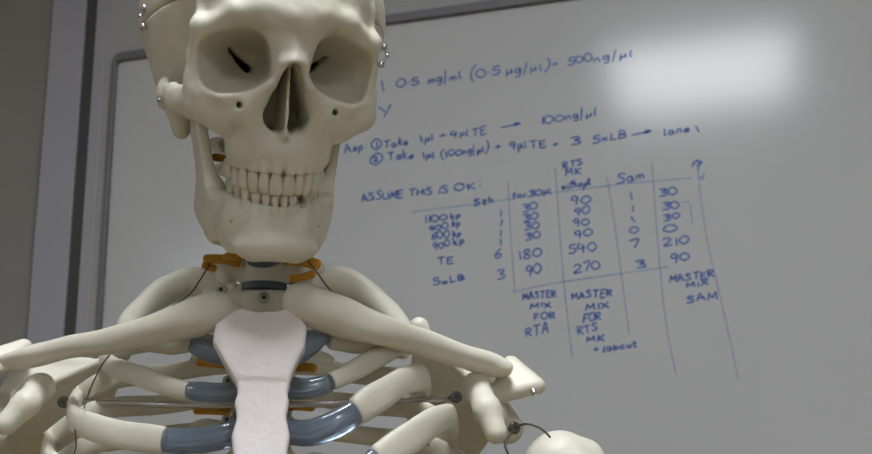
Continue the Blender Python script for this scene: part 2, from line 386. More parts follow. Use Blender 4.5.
WORDS = [
 [('1', -0.6056, 2.048, 0.0099, 0.0266, 4.5), ('0.5', -0.57, 2.0517, 0.0432, 0.0204, 3.4), ('mg/ml', -0.5093, 2.052, 0.0639, 0.0182, 3.5), ('(0.5', -0.4285, 2.0516, 0.057, 0.02, 2.6), ('ug/ul)', -0.3604, 2.0507, 0.0803, 0.0179, 2.4), ('=', -0.2747, 2.0533, 0.0093, 0.0177, 4.6), ('500', -0.2452, 2.0553, 0.0439, 0.0177, 2.6), ('ng/ul', -0.1979, 2.0549, 0.0685, 0.0176, 2.1)],
 [('y', -0.6039, 2.0032, 0.0236, 0.0242, 2.8)],
 [('Asp:', -0.6733, 1.9331, 0.0416, 0.018, 4.6), ('0', -0.6201, 1.9331, 0.0176, 0.0258, 0.0), ('1', -0.6141, 1.9384, 0.0039, 0.0139, -6.4), ('Take', -0.5966, 1.9345, 0.0467, 0.0178, 3.2), ('1ul', -0.5249, 1.9362, 0.0233, 0.0177, 8.1), ('+', -0.4885, 1.9399, 0.0115, 0.0176, 3.2), ('4ul', -0.4676, 1.9395, 0.0323, 0.0156, 3.8), ('TE', -0.428, 1.9389, 0.0263, 0.0175, 1.9), ('>', -0.3719, 1.9421, 0.0355, 0.0194, 5.9), ('100ng/ul', -0.3, 1.9452, 0.1, 0.0173, 4.2)],
 [('0', -0.6241, 1.902, 0.0215, 0.0257, 4.3), ('2', -0.6163, 1.909, 0.0079, 0.0138, 8.1), ('Take', -0.589, 1.908, 0.0483, 0.0177, 0.7), ('1ul', -0.5217, 1.9046, 0.0211, 0.0175, 4.3), ('(100ng/ul)', -0.4874, 1.9028, 0.0884, 0.0155, 2.4), ('+', -0.3862, 1.9051, 0.0111, 0.0173, 3.5), ('9ul', -0.3585, 1.9039, 0.0296, 0.0172, 4.7), ('TE', -0.322, 1.9017, 0.0291, 0.0152, 1.1), ('+', -0.2803, 1.9009, 0.0091, 0.0152, 5.5), ('3', -0.2462, 1.8989, 0.0143, 0.017, 1.1), ('5xLB', -0.2086, 1.9003, 0.0567, 0.0169, 3.0), ('>', -0.1398, 1.9019, 0.0335, 0.0186, 6.2), ('lane', -0.0845, 1.8992, 0.0431, 0.0167, 3.2), ('1', -0.0297, 1.8985, 0.0054, 0.0165, 13.5)],
 [('ASSUME', -0.64, 1.8334, 0.0791, 0.0175, 1.3), ('THIS', -0.5495, 1.834, 0.0436, 0.0154, 1.8), ('IS', -0.4946, 1.8342, 0.0188, 0.0153, 0.0), ('OK:', -0.4627, 1.8348, 0.0466, 0.0171, 3.5)],
 [('Sth', -0.4283, 1.8049, 0.0351, 0.015, 3.6)],
 [('1100', -0.5201, 1.7817, 0.0412, 0.0151, 2.5), ('kp', -0.4714, 1.7846, 0.0167, 0.0131, 1.0)],
 [('900', -0.5129, 1.7659, 0.0356, 0.0131, 3.8), ('kp', -0.4699, 1.7695, 0.0148, 0.0131, 1.9)],
 [('600', -0.5076, 1.7486, 0.0316, 0.0149, 1.6), ('kp', -0.4686, 1.7507, 0.0148, 0.013, 2.0)],
 [('400', -0.5061, 1.7317, 0.0317, 0.0149, 5.1), ('kp', -0.4671, 1.7357, 0.0184, 0.013, 0.7)],
 [('TE', -0.4974, 1.7013, 0.0277, 0.0147, 2.8)],
 [('5xLB', -0.5056, 1.6635, 0.0555, 0.0146, 6.8)],
 [('1', -0.385, 1.782, 0.0055, 0.0149, -5.5)],
 [('1', -0.3857, 1.7635, 0.0055, 0.0129, -5.3)],
 [('1', -0.3863, 1.7469, 0.0054, 0.0129, -5.2)],
 [('1', -0.3869, 1.7304, 0.0054, 0.0128, -5.1)],
 [('6', -0.3932, 1.7035, 0.0109, 0.0182, 4.7)],
 [('3', -0.3891, 1.6669, 0.0108, 0.0198, 5.0)],
 [('for', -0.3567, 1.8109, 0.0236, 0.0149, 3.3), ('30ul', -0.3277, 1.8118, 0.0398, 0.0149, 5.0)],
 [('30', -0.3396, 1.7851, 0.0252, 0.0167, 2.9)],
 [('30', -0.3385, 1.7683, 0.0252, 0.0147, 3.0)],
 [('30', -0.3375, 1.7498, 0.0251, 0.0147, 3.1)],
 [('30', -0.3364, 1.7332, 0.0251, 0.0146, 3.2)],
 [('180', -0.3503, 1.6999, 0.0392, 0.0199, 3.0)],
 [('90', -0.3392, 1.6683, 0.0268, 0.0197, 6.9)],
 [('RTS', -0.2643, 1.8594, 0.034, 0.015, 3.3)],
 [('MK', -0.2598, 1.844, 0.0267, 0.0149, 2.0)],
 [('without', -0.2682, 1.8188, 0.0517, 0.0167, 4.4)],
 [('90', -0.2537, 1.7896, 0.0335, 0.0165, 0.6)],
 [('90', -0.2495, 1.769, 0.0264, 0.0146, 2.4)],
 [('90', -0.2506, 1.7491, 0.0263, 0.0145, 2.6)],
 [('90', -0.25, 1.7273, 0.0299, 0.0162, 5.2)],
 [('540', -0.2619, 1.7013, 0.047, 0.0179, 1.6)],
 [('270', -0.255, 1.6667, 0.0452, 0.0177, 4.3)],
 [('Sam', -0.1713, 1.8199, 0.0472, 0.0183, 5.2)],
 [('1', -0.1525, 1.7888, 0.0052, 0.0163, -5.7)],
 [('1', -0.1523, 1.767, 0.0051, 0.0144, -5.5)],
 [('1', -0.1502, 1.7469, 0.0054, 0.0143, 14.0)],
 [('0', -0.1547, 1.7294, 0.0137, 0.0143, 2.2)],
 [('7', -0.1548, 1.7027, 0.0153, 0.0177, 1.6)],
 [('3', -0.1469, 1.6684, 0.0136, 0.0175, 2.6)],
 [('30', -0.0993, 1.7907, 0.0289, 0.018, 1.4)],
 [('30', -0.096, 1.7651, 0.0271, 0.0161, 2.0)],
 [('30', -0.0958, 1.7454, 0.0254, 0.0142, 2.6)],
 [('0', -0.0957, 1.724, 0.0204, 0.0177, 4.8)],
 [('210', -0.0992, 1.6996, 0.0403, 0.0158, 2.4)],
 [('90', -0.0896, 1.6706, 0.0303, 0.0174, 5.1)],
 [('?', -0.0402, 1.8317, 0.0152, 0.0163, 0.7)],
 [('MASTER', -0.0939, 1.6362, 0.073, 0.0138, 3.5)],
 [('MIX', -0.0666, 1.6254, 0.0347, 0.0103, 4.0)],
 [('SAM', -0.0686, 1.5998, 0.0493, 0.0136, 3.6)],
 [('MASTER', -0.3462, 1.6259, 0.0579, 0.0142, 0.9)],
 [('MIX', -0.3346, 1.6091, 0.0368, 0.0123, 1.3)],
 [('FOR', -0.3285, 1.5893, 0.0366, 0.014, 1.4)],
 [('RTA', -0.3437, 1.5607, 0.0387, 0.0192, 6.5)],
 [('MASTER', -0.2609, 1.6213, 0.0685, 0.014, 0.0)],
 [('MIX', -0.238, 1.6003, 0.0392, 0.0122, 0.9)],
 [('FOR', -0.2443, 1.5782, 0.031, 0.0156, 5.6)],
 [('RTS', -0.2539, 1.5598, 0.0327, 0.0155, 5.2)],
 [('MK', -0.2395, 1.5434, 0.0289, 0.012, 3.0)],
 [('+', -0.2286, 1.5256, 0.0086, 0.0136, 7.8), ('labcvt', -0.2134, 1.5263, 0.0577, 0.0136, 6.5)],
]
RULES = [
 ('ink2', [(-0.5442, 1.8048), (-0.4541, 1.8074), (-0.3621, 1.8115), (-0.2719, 1.8154), (-0.1575, 1.8185), (-0.043, 1.8175)]),
 ('ink2', [(-0.3645, 1.8437), (-0.3632, 1.7356), (-0.3599, 1.6395)]),
 ('ink2', [(-0.2786, 1.861), (-0.2763, 1.7643), (-0.2734, 1.6469), (-0.2662, 1.5211)]),
 ('ink2', [(-0.188, 1.8327), (-0.1806, 1.7552), (-0.1737, 1.6478), (-0.1679, 1.5557)]),
 ('ink2', [(-0.1086, 1.8519), (-0.1091, 1.7485), (-0.108, 1.6252), (-0.1038, 1.5479), (-0.0957, 1.4821)]),
 ('ink2', [(-0.032, 1.8491), (-0.0312, 1.7767), (-0.0262, 1.6966), (-0.013, 1.6008), (0.0026, 1.4698)]),
 ('ink2', [(-0.3651, 1.6416), (-0.3153, 1.6485), (-0.2766, 1.6525)]),
 ('ink2', [(-0.2766, 1.6525), (-0.1678, 1.6596), (-0.0951, 1.6641)]),
 ('ink2', [(-0.0614, 1.7761), (-0.0516, 1.7733), (-0.0495, 1.7571), (-0.0495, 1.7357)]),
 ('ink', [(-0.0414, 1.8373), (-0.032, 1.8491), (-0.0261, 1.8393)]),
 ('ink', [(-0.0312, 1.8181), (-0.0264, 1.814), (-0.0224, 1.8226)]),
 ('ink2', [(-0.6441, 1.6893), (-0.6422, 1.6873), (-0.6403, 1.6871)]),
 ('ink3', [(-0.626, 1.9298), (-0.5947, 1.9303), (-0.593, 1.8928), (-0.6242, 1.8922), (-0.626, 1.9298)]),
 ('ink3', [(-0.4156, 1.798), (-0.3954, 1.7998), (-0.3942, 1.781), (-0.4143, 1.781), (-0.4156, 1.798)]),
]
for row in WORDS:
    for s_, u, v, wd, hh, an in row:
        V, F = stroke_mesh(text_lines(s_, u, v, wd, hh, an), 0.0014, INK_Y)
        link('handwriting', V, F, 'ink', wb, False)
for k, pts in RULES:
    V, F = stroke_mesh([spline(pts, 8) if len(pts) > 2 and k != 'ink3' else np.array(pts) if len(pts) > 2 else np.linspace(pts[0], pts[1], 12)], 0.0011, INK_Y + 0.0002)
    link('ruled_line', V, F, k, wb, False)

#SKELETON
# ================================================================== the skeleton
MM = 0.001
ST = at(266, 345, 0.63)                                   # sternum reference point
bf = CAM - ST; bf[2] = 0; bf /= np.linalg.norm(bf)        # anterior
br = np.cross(UP, bf); br = br if br @ RIGHT > 0 else -br # towards photo right
def body(x, back, up):
    """millimetres from the sternum reference: right, backwards, up"""
    return ST + (br * x - bf * back + UP * up) * MM
spine_base = body(0, 75, 0)
sk = bpy.data.objects.new('anatomical_skeleton', None); COL.objects.link(sk); sk.location = (spine_base[0], spine_base[1], 0)
tag(sk, 'cream plastic anatomical skeleton with blue cartilage standing before the whiteboard', 'skeleton')

# ---------------------------------------------------------------- skull (local mm: x photo-right, y up, z face-forward)
def basis(px, py, yaw, pitch, roll):
    z = -(FWD + CX * (px - 436) / FPX + CY * (227 - py) / FPX); z /= np.linalg.norm(z)
    x = CX - (CX @ z) * z; x /= np.linalg.norm(x); y = np.cross(z, x)
    c, s = math.cos(math.radians(roll)), math.sin(math.radians(roll)); x, y = c * x - s * y, s * x + c * y
    c, s = math.cos(math.radians(yaw)), math.sin(math.radians(yaw)); x, z = c * x - s * z, s * x + c * z
    c, s = math.cos(math.radians(pitch)), math.sin(math.radians(pitch)); y, z = c * y + s * z, -s * y + c * z
    return np.stack([x, y, z], 1)
SKR = basis(285, 94, 10.7, 0.0, 4.7)
SKO = at(287, 95, 0.577) - SKR @ np.array([0, 0, 75.0]) * MM
def skw(P): return SKO + (np.asarray(P, float) @ SKR.T) * MM

UPT = [(7.8, 12), (6.8, 11.6), (7.4, 12), (6.8, 11.4), (6.6, 10.6), (9.8, 7.6), (9.4, 7.0)]
LOT = [(5.4, 11), (5.8, 11), (6.8, 11.5), (6.8, 10.4), (6.8, 9.6), (10.6, 7.2), (10.2, 6.6)]
def arch(widths, ax, az, zc):
    """tooth centres and outward angles along an elliptical dental arch"""
    th = np.linspace(0, math.pi * 0.62, 400); X = ax * np.sin(th); Z = zc + az * np.cos(th)
    s = np.r_[0, np.cumsum(np.hypot(np.diff(X), np.diff(Z)))]; out = []; a = 0.0
    for w_, h_ in widths:
        t = np.interp(a + w_ / 2, s, th); a += w_
        out.append((ax * math.sin(t), zc + az * math.cos(t), math.atan2(math.sin(t) / ax, math.cos(t) / az), w_, h_))
    return out
UA = arch(UPT, 26.3, 31, 50); LA = arch(LOT, 24, 28.2, 48.5)
GUM_U = lambda z: -42.5 + 0.07 * (80 - z)          # gum lines rise towards the back
GUM_L = lambda z: -61.2 + 0.19 * (78 - z)

def skull_fn(p):
    y, z = p[1], p[2]
    x = np.abs(p[0]) * (1 + 0.05 * np.clip(z / 40, 0, 1)); q = (x, y, z)
    d = smin(ell(q, (0, 45, -18), (74.5, 67, 80)), ell(q, (0, 48, 25), (55, 54, 60.5)), 14)
    d = smin(d, ell(q, (45, 4, -18), (15, 22, 24)), 14)
    d = smin(d, ell(q, (31, 54, 52), (17.5, 20, 19)), 14)
    d = smin(d, chain(q, [(48, -8, -18, 10), (46, -26, -10, 5.5)]), 6)                      # mastoid
    d = smin(d, ell(q, (0, -8, 15), (24, 14, 34)), 8)                                     # skull base
    d = smax(d, -ell(q, (64, 26, 44), (13, 30, 17)), 10)                                  # temporal fossa
    d = smin(d, chain(q, [(51, 33, 65, 2.0), (48.5, 50, 58, 2.2), (43, 72, 48, 2)], 6), 6)    # temporal line
    d = smin(d, ell(q, (30, 16, 56), (23, 22, 21)), 6)                                    # orbital box
    d = smin(d, ell(q, (0, 8, 58), (22, 32, 22)), 8)                                      # mid face
    d = smin(d, chain(q, [(6, 37.5, 81, 5), (17, 43, 80.5, 5.2), (32, 40.5, 76.5, 5), (48, 31, 67, 4.8)], 4), 9)   # brow
    d = smin(d, ell(q, (0, 41, 80), (13, 9, 9)), 8)
    d = smin(d, chain(q, [(49.5, 32, 66, 4.6), (50.5, 16, 61, 4.4), (49, 2, 61, 6)], 4), 5)   # lateral rim
    d = smin(d, chain(q, [(49, 4, 60, 6.5), (46, -8, 60, 9), (37, -14, 62, 9)], 6), 6)    # cheek bone
    d = smin(d, chain(q, [(34, -2.5, 72, 4.5), (46, -2, 66, 4.5)], 4), 5)                 # lower orbital rim
    d = smin(d, chain(q, [(52, -8, 54, 4.8), (59, -7, 36, 3.8), (61, -5, 16, 3.6), (57, -2, -4, 4)], 4, s=(1, .5, 1)), 5)  # arch
    d = smin(d, ell(q, (23, -14, 62), (19, 24, 18)), 8)                                   # maxilla
    d = smin(d, chain(q, [(9, 28, 78, 5), (14, 6, 77, 6), (22, -8, 74, 7)], 5), 6)        # frontal process
    d = smin(d, chain(q, [(22, -3, 74, 5), (34, -3, 73, 4.5)], 5), 5)
    al = ell(q, (0, -32, 52), (29.8, 17, 29.6)); d = smin(d, al, 9)                         # alveolar process
    for ax_, az_, an, w_, h_ in UA[:6]:                                                   # root ridges
        ox, oz = math.sin(an), math.cos(an)
        d = smin(d, cap(q, (ax_ * 1.05 - ox * 1.8, GUM_U(az_), az_ - oz * 1.8), (ax_ * 1.0 - ox * 3.4, GUM_U(az_) + 15, az_ - oz * 4.0), w_ * .47, w_ * .32), 1.6)
    d = smin(d, chain(q, [(0, 36, 79, 5), (0, 26, 84, 4.2), (0, 16.5, 91, 3.6)], 4), 6)   # nasal bones
    d = smin(d, chain(q, [(5, 32, 79, 4), (5.5, 17, 87, 2.6), (9.5, 5, 83.5, 2.4)], 4), 5)
    d = smax(d, GUM_U(z) - 0.5 - y, 2)                                               # cut below gums
    d = smax(d, -ell(q, (30, -27, 80), (8, 9, 9)), 7)                                     # canine fossa
    d = smax(d, -ell(q, (0, -45, 40), (19, 16, 30)), 4)                                   # palate
    cr = poly2(x, y, [(28.8, -70), (28.8, -25), (60, -15), (90, -14), (90, -70)])
    d = smax(d, -smax(cr + 1.5, 22 - z, 5), 5)                       # under the cheek bone
    # orbit
    t = np.clip((81 - z) / 49.0, -0.6, 1.0)
    tp = np.maximum(t, 0); cx_, cy_ = 33.0 - 16 * tp ** 1.3, 15.0 + 4.0 * t
    a_, b_ = 21.8 * (1 - .74 * tp ** 1.8), 16.3 * (1 - .74 * tp ** 1.8)
    u, v = x - cx_, y - cy_; ca, sa = math.cos(.26), math.sin(.26); u, v = u * ca - v * sa, u * sa + v * ca
    ob = ((np.abs(u / a_) ** 2.9 + np.abs(v / b_) ** 2.9 + 1e-9) ** (1 / 2.9) - 1) * np.minimum(a_, b_)
    d = smax(d, -smax(ob, 33 - z, 6), 1.6)
    # brain cavity
    cv = ell(q, (0, 48, -14), (63, 58, 76)); cv = np.minimum(smax(cv, z - 27, 4), smax(cv, 41 - y, 4)); d = smax(d, -cv, 2)
    # fissures
    d = smax(d, -cap(q, (17.0, 12.5, 32), (22, 17, 32), 2.7, 1.7, (1, 1, .15)), .8); d = smax(d, -cap(q, (21, 16, 34), (29.5, 23.5, 37), 1.8, 0.9, (1, 1, .12)), .8)
    # nasal aperture
    n2 = cap((x, y, 0 * z), (0.6, 14.0, 0), (4.4, -11.5, 0), 3.0, 8.6)
    d = smax(d, -smax(n2, 33 - z, 6), 2.0)
    sep = smax(smax(np.abs(p[0] - 0.4 - 0.02 * y) - 0.9, z - 80 + 0.16 * (y + 20), 1.5), smax(y - 19, 46 - z, 2), 1.5); d = smin(d, smax(sep, -24 - y, 1), 1.5)
    d = smin(d, cap(q, (0, -22, 78), (0, -21.5, 85), 2.6, .8), 3)                          # nasal spine
    d = smax(d, -cap(q, (28, -6.5, 62), (27, -7.5, 84), 1.7, 1.7), 0.8)             # foramina
    d = smax(d, -cap(q, (24.5, 33.5, 70), (24.5, 39, 96), 0.7, 0.7), 0.5)
    d = smin(d, chain(q, [(14, -16, 36, 5), (15.5, -30, 36, 4), (17, -40, 34, 2.5)], 3), 4)    # pterygoid
    d = smin(d, chain(q, [(13, -20, -12, 7), (11, -27, -4, 6)], 3), 4)                     # condyles
    d = smax(d, -ell(q, (0, -24, -26), (15, 12, 17)), 3)
    wob = np.sin(p[0] * .31 + y * .17) * np.sin(y * .27 - z * .21 + 1.3) + .7 * np.sin(p[0] * .57 - z * .43) * np.sin(y * .49 + p[0] * .2)
    return d + wob * .14
CUT = lambda p, s: (p[1] - 38 - 0.42 * (p[2] - 5)) / 1.063 * s
V_, F_ = surface(lambda p: smax(skull_fn(p), CUT(p, 1) + 0.35, 0.8), (-74, -46, -102), (74, 84, 96), 1.25)
skull = link('skull', skw(V_), F_, 'bone', sk)
V_, F_ = surface(lambda p: smax(skull_fn(p), CUT(p, -1) + 0.35, 0.8), (-74, 4, -102), (74, 118, 92), 1.6)
capo = link('skull_cap', skw(V_), F_, 'bone', skull)

def jaw_fn(p):
    x = np.abs(p[0]); y, z = p[1], p[2]; q = (x, y, z)
    A = [(0, -75, 72, 6.4), (12, -75.5, 69.5, 6.4), (22.5, -73, 59, 6.4), (28.5, -69.5, 40, 6.4), (31.5, -63, 16, 5.8)]
    d = chain(q, A, 5, s=(1, .46, 1))
    d = smin(d, ell(q, (0, -83, 74), (16, 6.5, 7)), 7)
    d = smin(d, ell(q, (15, -84, 70), (9, 5, 6)), 5)
    xc = 31.5 + (y + 66) * 0.17
    r = poly2(z, y, [(-2, -60), (3, -72), (18, -76), (38, -70), (50, -60), (45, -46), (41, -20), (38, -8), (33, -9), (20, -19), (8, -14), (5, -4), (-5, -3), (-4, -20), (-1, -40)])
    r = smax(r - 1.0, np.abs(x - xc) - 3.2, 3.0)
    d = smin(d, r, 9)
    d = smin(d, cap(q, (38, -3.5, 0), (50, -3.5, 1), 4.2, 4.2), 4)
    d = smin(d, cap(q, (31.5, -70, 10), (28, -80, 40), 4.5, 5), 6)
    d = smin(d, cap(q, (31, -62, 8), (32.5, -70, 6), 5, 4), 6)
    for ax_, az_, an, w_, h_ in LA[:6]:
        ox, oz = math.sin(an), math.cos(an)
        d = smin(d, cap(q, (ax_ - ox * 1.5, GUM_L(az_), az_ - oz * 1.5), (ax_ - ox * 2.2, GUM_L(az_) - 11, az_ - oz * 2.2), w_ * .50, w_ * .32), 1.6)
    d = smax(d, y - GUM_L(z) - 0.6 - 2.6 * np.maximum(0, 45 - z), 2.5)
    # empty socket of the missing tooth
    for k in (2,):
        ax_, az_, an, w_, h_ = LA[k]
        d = smax(d, -cap(p, (ax_ - 1.0, GUM_L(az_) + 3, az_ - 1.2), (ax_ - 2, GUM_L(az_) - 5, az_ - 2.5), 3.0, 2.2), 1.0)
    d = smax(d, -cap(q, (22.5, -72, 54), (26, -71.5, 75), .9, .9), .6)
    return d
V_, F_ = surface(jaw_fn, (-66, -94, -10), (66, 4, 84), 1.2)
jaw = link('mandible', skw(V_), F_, 'bone', sk)

def tooth(k, x, z, an, w_, h_, y0, sgn, parent):
    """crown from the gum (y0) towards the bite; sgn -1 upper, +1 lower"""
    front = k < 3; d_ = [6.0, 5.6, 6.8, 7.6, 7.6, 10, 10][k] * .5
    prof = [(-.30, .45, .75), (0, .58, .90), (.25, .82, 1.0), (.55, .98, .94), (.82, .98, .62 if front else .90), (.96, .86, .36 if front else .74), (1.0, .62, .18 if front else .5)]
    if k == 2: prof[-2] = (.97, .58, .40); prof[-3] = (.80, .86, .62); prof[-1] = (1.04, .22, .2)
    sg = 14; V = []; c, s = math.cos(an), math.sin(an)
    for t, fw, fd in prof:
        for j in range(sg):
            a = 2 * math.pi * j / sg; cu, su = math.cos(a), math.sin(a)
            u = np.sign(cu) * abs(cu) ** .75 * w_ * .485 * fw; v = np.sign(su) * abs(su) ** .8 * d_ * fd - (0.8 * t if front else 0)
            V.append((x + u * c + v * s, y0 + sgn * t * h_, z - u * s + v * c))
    n_ = len(prof); F = [[i * sg + j, i * sg + (j + 1) % sg, (i + 1) * sg + (j + 1) % sg, (i + 1) * sg + j] for i in range(n_ - 1) for j in range(sg)]
    F += [list(range(sg))[::-1], [(n_ - 1) * sg + j for j in range(sg)]]
    return link('tooth', skw(V), F, 'tooth', parent)
for sd in (1, -1):
    for k, (x, z, an, w_, h_) in enumerate(UA): tooth(k, sd * (x - math.sin(an) * 2.6), z - math.cos(an) * 2.6, sd * an, w_, h_ + RNG.normal(0, .15), GUM_U(z), -1, skull)
    for k, (x, z, an, w_, h_) in enumerate(LA):
        if sd == 1 and k == 2: continue
        b_ = 3.0 if sd == 1 and k > 2 else 0.0          # the arch gapes where the tooth is missing
        tooth(k, sd * (x - math.sin(an) * 2.6 + b_ * .35), z - math.cos(an) * 2.6 - b_, sd * an, w_, h_ + RNG.normal(0, .15), GUM_L(z), 1, jaw)

# hooks that hold the skull cap
def ball(c, r, n=8):
    bm = bmesh.new(); bmesh.ops.create_uvsphere(bm, u_segments=n + 4, v_segments=n, radius=r)
    V = [np.array(v.co) + c for v in bm.verts]; bm.verts.index_update(); F = [[v.index for v in f.verts] for f in bm.faces]; bm.free(); return V, F
def hook(P, parent, name='spring_hook'):
    P = [np.array(q) for q in P]
    parts = [tube(P, 0.0009)] + [ball(P[0], 0.0021), ball(P[-1], 0.0023), ball(P[len(P) // 2], 0.0014)]
    V, F = join(*parts); return link(name, V, F, 'steel', parent)
for sd in (1, -1):
    y_ = 0 if sd < 0 else -9; hook([skw((sd * 72.2, 43 + y_, 2)), skw((sd * 74.2, 38 + y_, 3)), skw((sd * (72.5 if sd < 0 else 70.5), 32 + y_, 4))], skull)
# screw through the cheek arch, jaw spring
for sd in (1, -1):
    V, F = ball(skw((sd * 62.5, -9, 22)), 0.0016); link('jaw_screw', V, F, 'steel', jaw)

# ---------------------------------------------------------------- spine
def vert_fn(neck):
    def fn(p):
        x = np.abs(p[0]); y, z = p[1], p[2]; q = (x, y, z)
        rad = np.sqrt((x / 15.5) ** 2 + (z / 11.5) ** 2); waist = 1 - .10 * np.cos(np.clip(y / 8.0, -1, 1) * 1.5)
        d = smax((rad - waist) * 11.5, np.abs(y) - 7.6, 3)
        if neck:
            d = smin(d, chain(q, [(12, 0, -5, 5), (24, -1, -6, 5.5), (28, -2, -9, 4)], 3), 4)
        d = smin(d, chain(q, [(10, 3, -10, 4.5), (14, 3, -24, 5.5), (30, 4, -31, 5.5), (35, 4, -32, 5)], 4), 4)
        d = smin(d, chain(q, [(13, 2, -24, 5), (2, 0, -34, 4), (0, -14, -54, 3.5)], 4), 5)
        d = smin(d, chain(q, [(12, 10, -22, 4), (12, -10, -24, 4)], 4), 4)
        return smax(d, -np.sqrt(x ** 2 + (z + 19) ** 2) + 8, 2)
    return fn
VT = [surface(vert_fn(k), (-42, -22, -62), (42, 16, 14), 1.5) for k in (0, 1)]
def place(Vl, o, sc, tilt, yaw=0):
    """local x right, y up, z forward -> body frame at o"""
    c, s = math.cos(math.radians(tilt)), math.sin(math.radians(tilt))
    f = bf * c - UP * s; u = UP * c + bf * s
    return o + (Vl[:, :1] * br + Vl[:, 1:2] * u + Vl[:, 2:3] * f) * MM * sc
occ = skw((0, -30, -6))
V1 = at(265, 273, 0.700); V2 = at(264, 302, 0.700)
down = [V2 + (-bf * b_ - UP * d_) * MM for b_, d_ in ((4, 19), (9, 38), (14, 57), (18, 77), (20, 97), (20, 118), (19, 139))]
neckpts = spline([occ, occ * .66 + V1 * .34 + bf * .008, occ * .33 + V1 * .67 + bf * .010, V1], 20)
nl = np.r_[0, np.cumsum(np.linalg.norm(np.diff(neckpts, axis=0), axis=1))]
cerv = [np.array([np.interp(t, nl, neckpts[:, i]) for i in range(3)]) for t in nl[-1] * np.array([.02, .20, .39, .57, .75])]
allv = [(c, .74 if i else .86, 12, 1) for i, c in enumerate(cerv)] + [(V1, .98, 14, 1), (V2, 1.0, 12, 0)] + [(d_, 1.18, 8 - 3 * i, 0) for i, d_ in enumerate(down)]
for i, (o, sc, tl, nk) in enumerate(allv):
    V_, F_ = VT[nk]
    vz = sc * (0.9 if i < 5 else 1.0)
    W_ = V_ * np.array([1, vz / sc, 1])
    vo = link('vertebra', place(W_, o, sc, tl), F_, 'bone', sk)
    if i < len(allv) - 1:
        o2 = allv[i + 1][0]; mid = (o + o2) / 2; ax = (o2 - o); L_ = np.linalg.norm(ax); ax /= L_
        h_ = 0.0021 if i > 4 else 0.0018
        V, F = sweep([mid - ax * h_, mid, mid + ax * h_], [.0105 * sc] * 3, [.0145 * sc] * 3, upv=bf, n=3, seg=24, cap=False)
        link('disc', V, F, 'disc', sk)
    # nerve roots either side
    for sd in ((1, -1) if i in (2, 3, 4) else ()):
        q = lambda x, y, z_: place(np.array([[sd * x, y, z_]]), o, sc, tl)[0]
        V, F = sweep([q(10, -9, -14), q(20, -10.5, -11), q(29, -11, -8), q(33, -12.5, -7)], [.0026, .003, .003, .0022], [.003, .0042, .004, .0025], n=4, seg=10)
        link('nerve_root', V, F, 'nerve', sk)
for rows, r in (([(238, 161, .655), (226, 159, .650), (214, 157, .648)], 2.6), ([(238, 263, .694), (228, 260, .690), (216, 259, .686), (206, 259, .684)], 3.0), ([(214, 268, .690), (208, 267, .686), (204, 265, .684)], 2.4),
                ([(230, 365, .722), (214, 363, .715), (199, 362, .710)], 2.9), ([(228, 411, .725), (210, 410, .718), (196, 410, .713)], 2.9),
                ([(290, 367, .722), (303, 367, .715), (314, 368, .710)], 2.9), ([(290, 406, .725), (301, 406, .718), (312, 407, .713)], 2.9),
                ([(286, 260, .694), (298, 260, .690), (308, 262, .686), (317, 265, .684)], 3.6), ([(292, 279, .690), (303, 277, .688), (313, 274, .686)], 2.6)):
    V, F = sweep([at(*q) for q in rows], r * MM, r * MM * .8, n=4, seg=10); link('nerve_root', V, F, 'nerve', sk)
# bolt heads on the front of the spine
def bolt(c, nrm, r, parent=sk, name='bolt', mt='steel'):
    nrm = np.asarray(nrm, float) / np.linalg.norm(nrm); h_ = r * .55
    a = sweep([c, c + nrm * h_ * .5, c + nrm * h_], [r, r, r * .8], [r, r, r * .8], upv=np.cross(nrm, [.3, .5, .8]), n=2, seg=16, cap=False)
    b = sweep([c - nrm * .004, c], [r * .5] * 2, [r * .5] * 2, upv=np.cross(nrm, [.3, .5, .8]), n=1, seg=8, cap=False)
    V, F = join(a, b); o = link(name, V, F, mt, parent, smooth=False)
    d = sweep([c + nrm * h_ * .98, c + nrm * h_ * 1.06], [r * .42] * 2, [r * .42] * 2, upv=np.cross(nrm, [.3, .5, .8]), n=1, seg=6, cap=False)
    link('socket', d[0], d[1], 'black', o, smooth=False); return o
bolt(V2 + bf * .0115, bf, .0036)

# ---------------------------------------------------------------- sternum
SF = at(266, 345, 0.63)
sa_ = bf * math.cos(math.radians(18)) + UP * math.sin(math.radians(18)); su_ = np.cross(sa_, br); su_ = su_ if su_[2] > 0 else -su_
man = [(-15, 20), (-20, 17), (-27, 10), (-28, 0), (-22.5, -11), (-15.5, -24), (12, -25), (16.5, -13), (20.5, -4), (21.5, 9), (16.5, 17), (12, 20), (6, 17.5), (-7, 17.5)]
bod = [(-14.5, -25), (12.5, -26), (11, -31), (12, -37), (10.5, -46), (12.5, -56), (11, -68), (14, -80), (16, -95), (9, -108), (4, -126), (-4, -126), (-9, -108), (-17, -95), (-15, -80), (-14.5, -68), (-16, -56), (-13.5, -46), (-15, -37), (-13.5, -31)]
def st_fn(p):
    x, y, z = p
    bow = z - 0.0012 * (x * x) * -1 - 0.0006 * (y + 20) ** 2 * -1
    nz = .45 * np.sin(x * .6 + y * .23) * np.sin(y * .5 - x * .2) + .3 * np.sin(x * 1.1 + 2) * np.sin(y * 1.3)
    a = smax(poly2(x, y, man) - 1, np.abs(bow) - 5 - nz * .12, 3.0)
    b = smax(poly2(x, y, bod) - 1, np.abs(bow + .6) - 4.6 - nz * .12, 3.0)
    return smin(a, b, 1.2)
V_, F_ = surface(st_fn, (-32, -132, -16), (30, 25, 10), 1.1)
def stw(P): P = np.atleast_2d(np.asarray(P, float)) + [0, 1.5, 0]; return SF + (P[:, :1] * br + P[:, 1:2] * su_ + P[:, 2:3] * sa_) * MM
link('sternum', stw(V_), F_, 'sternum', sk)

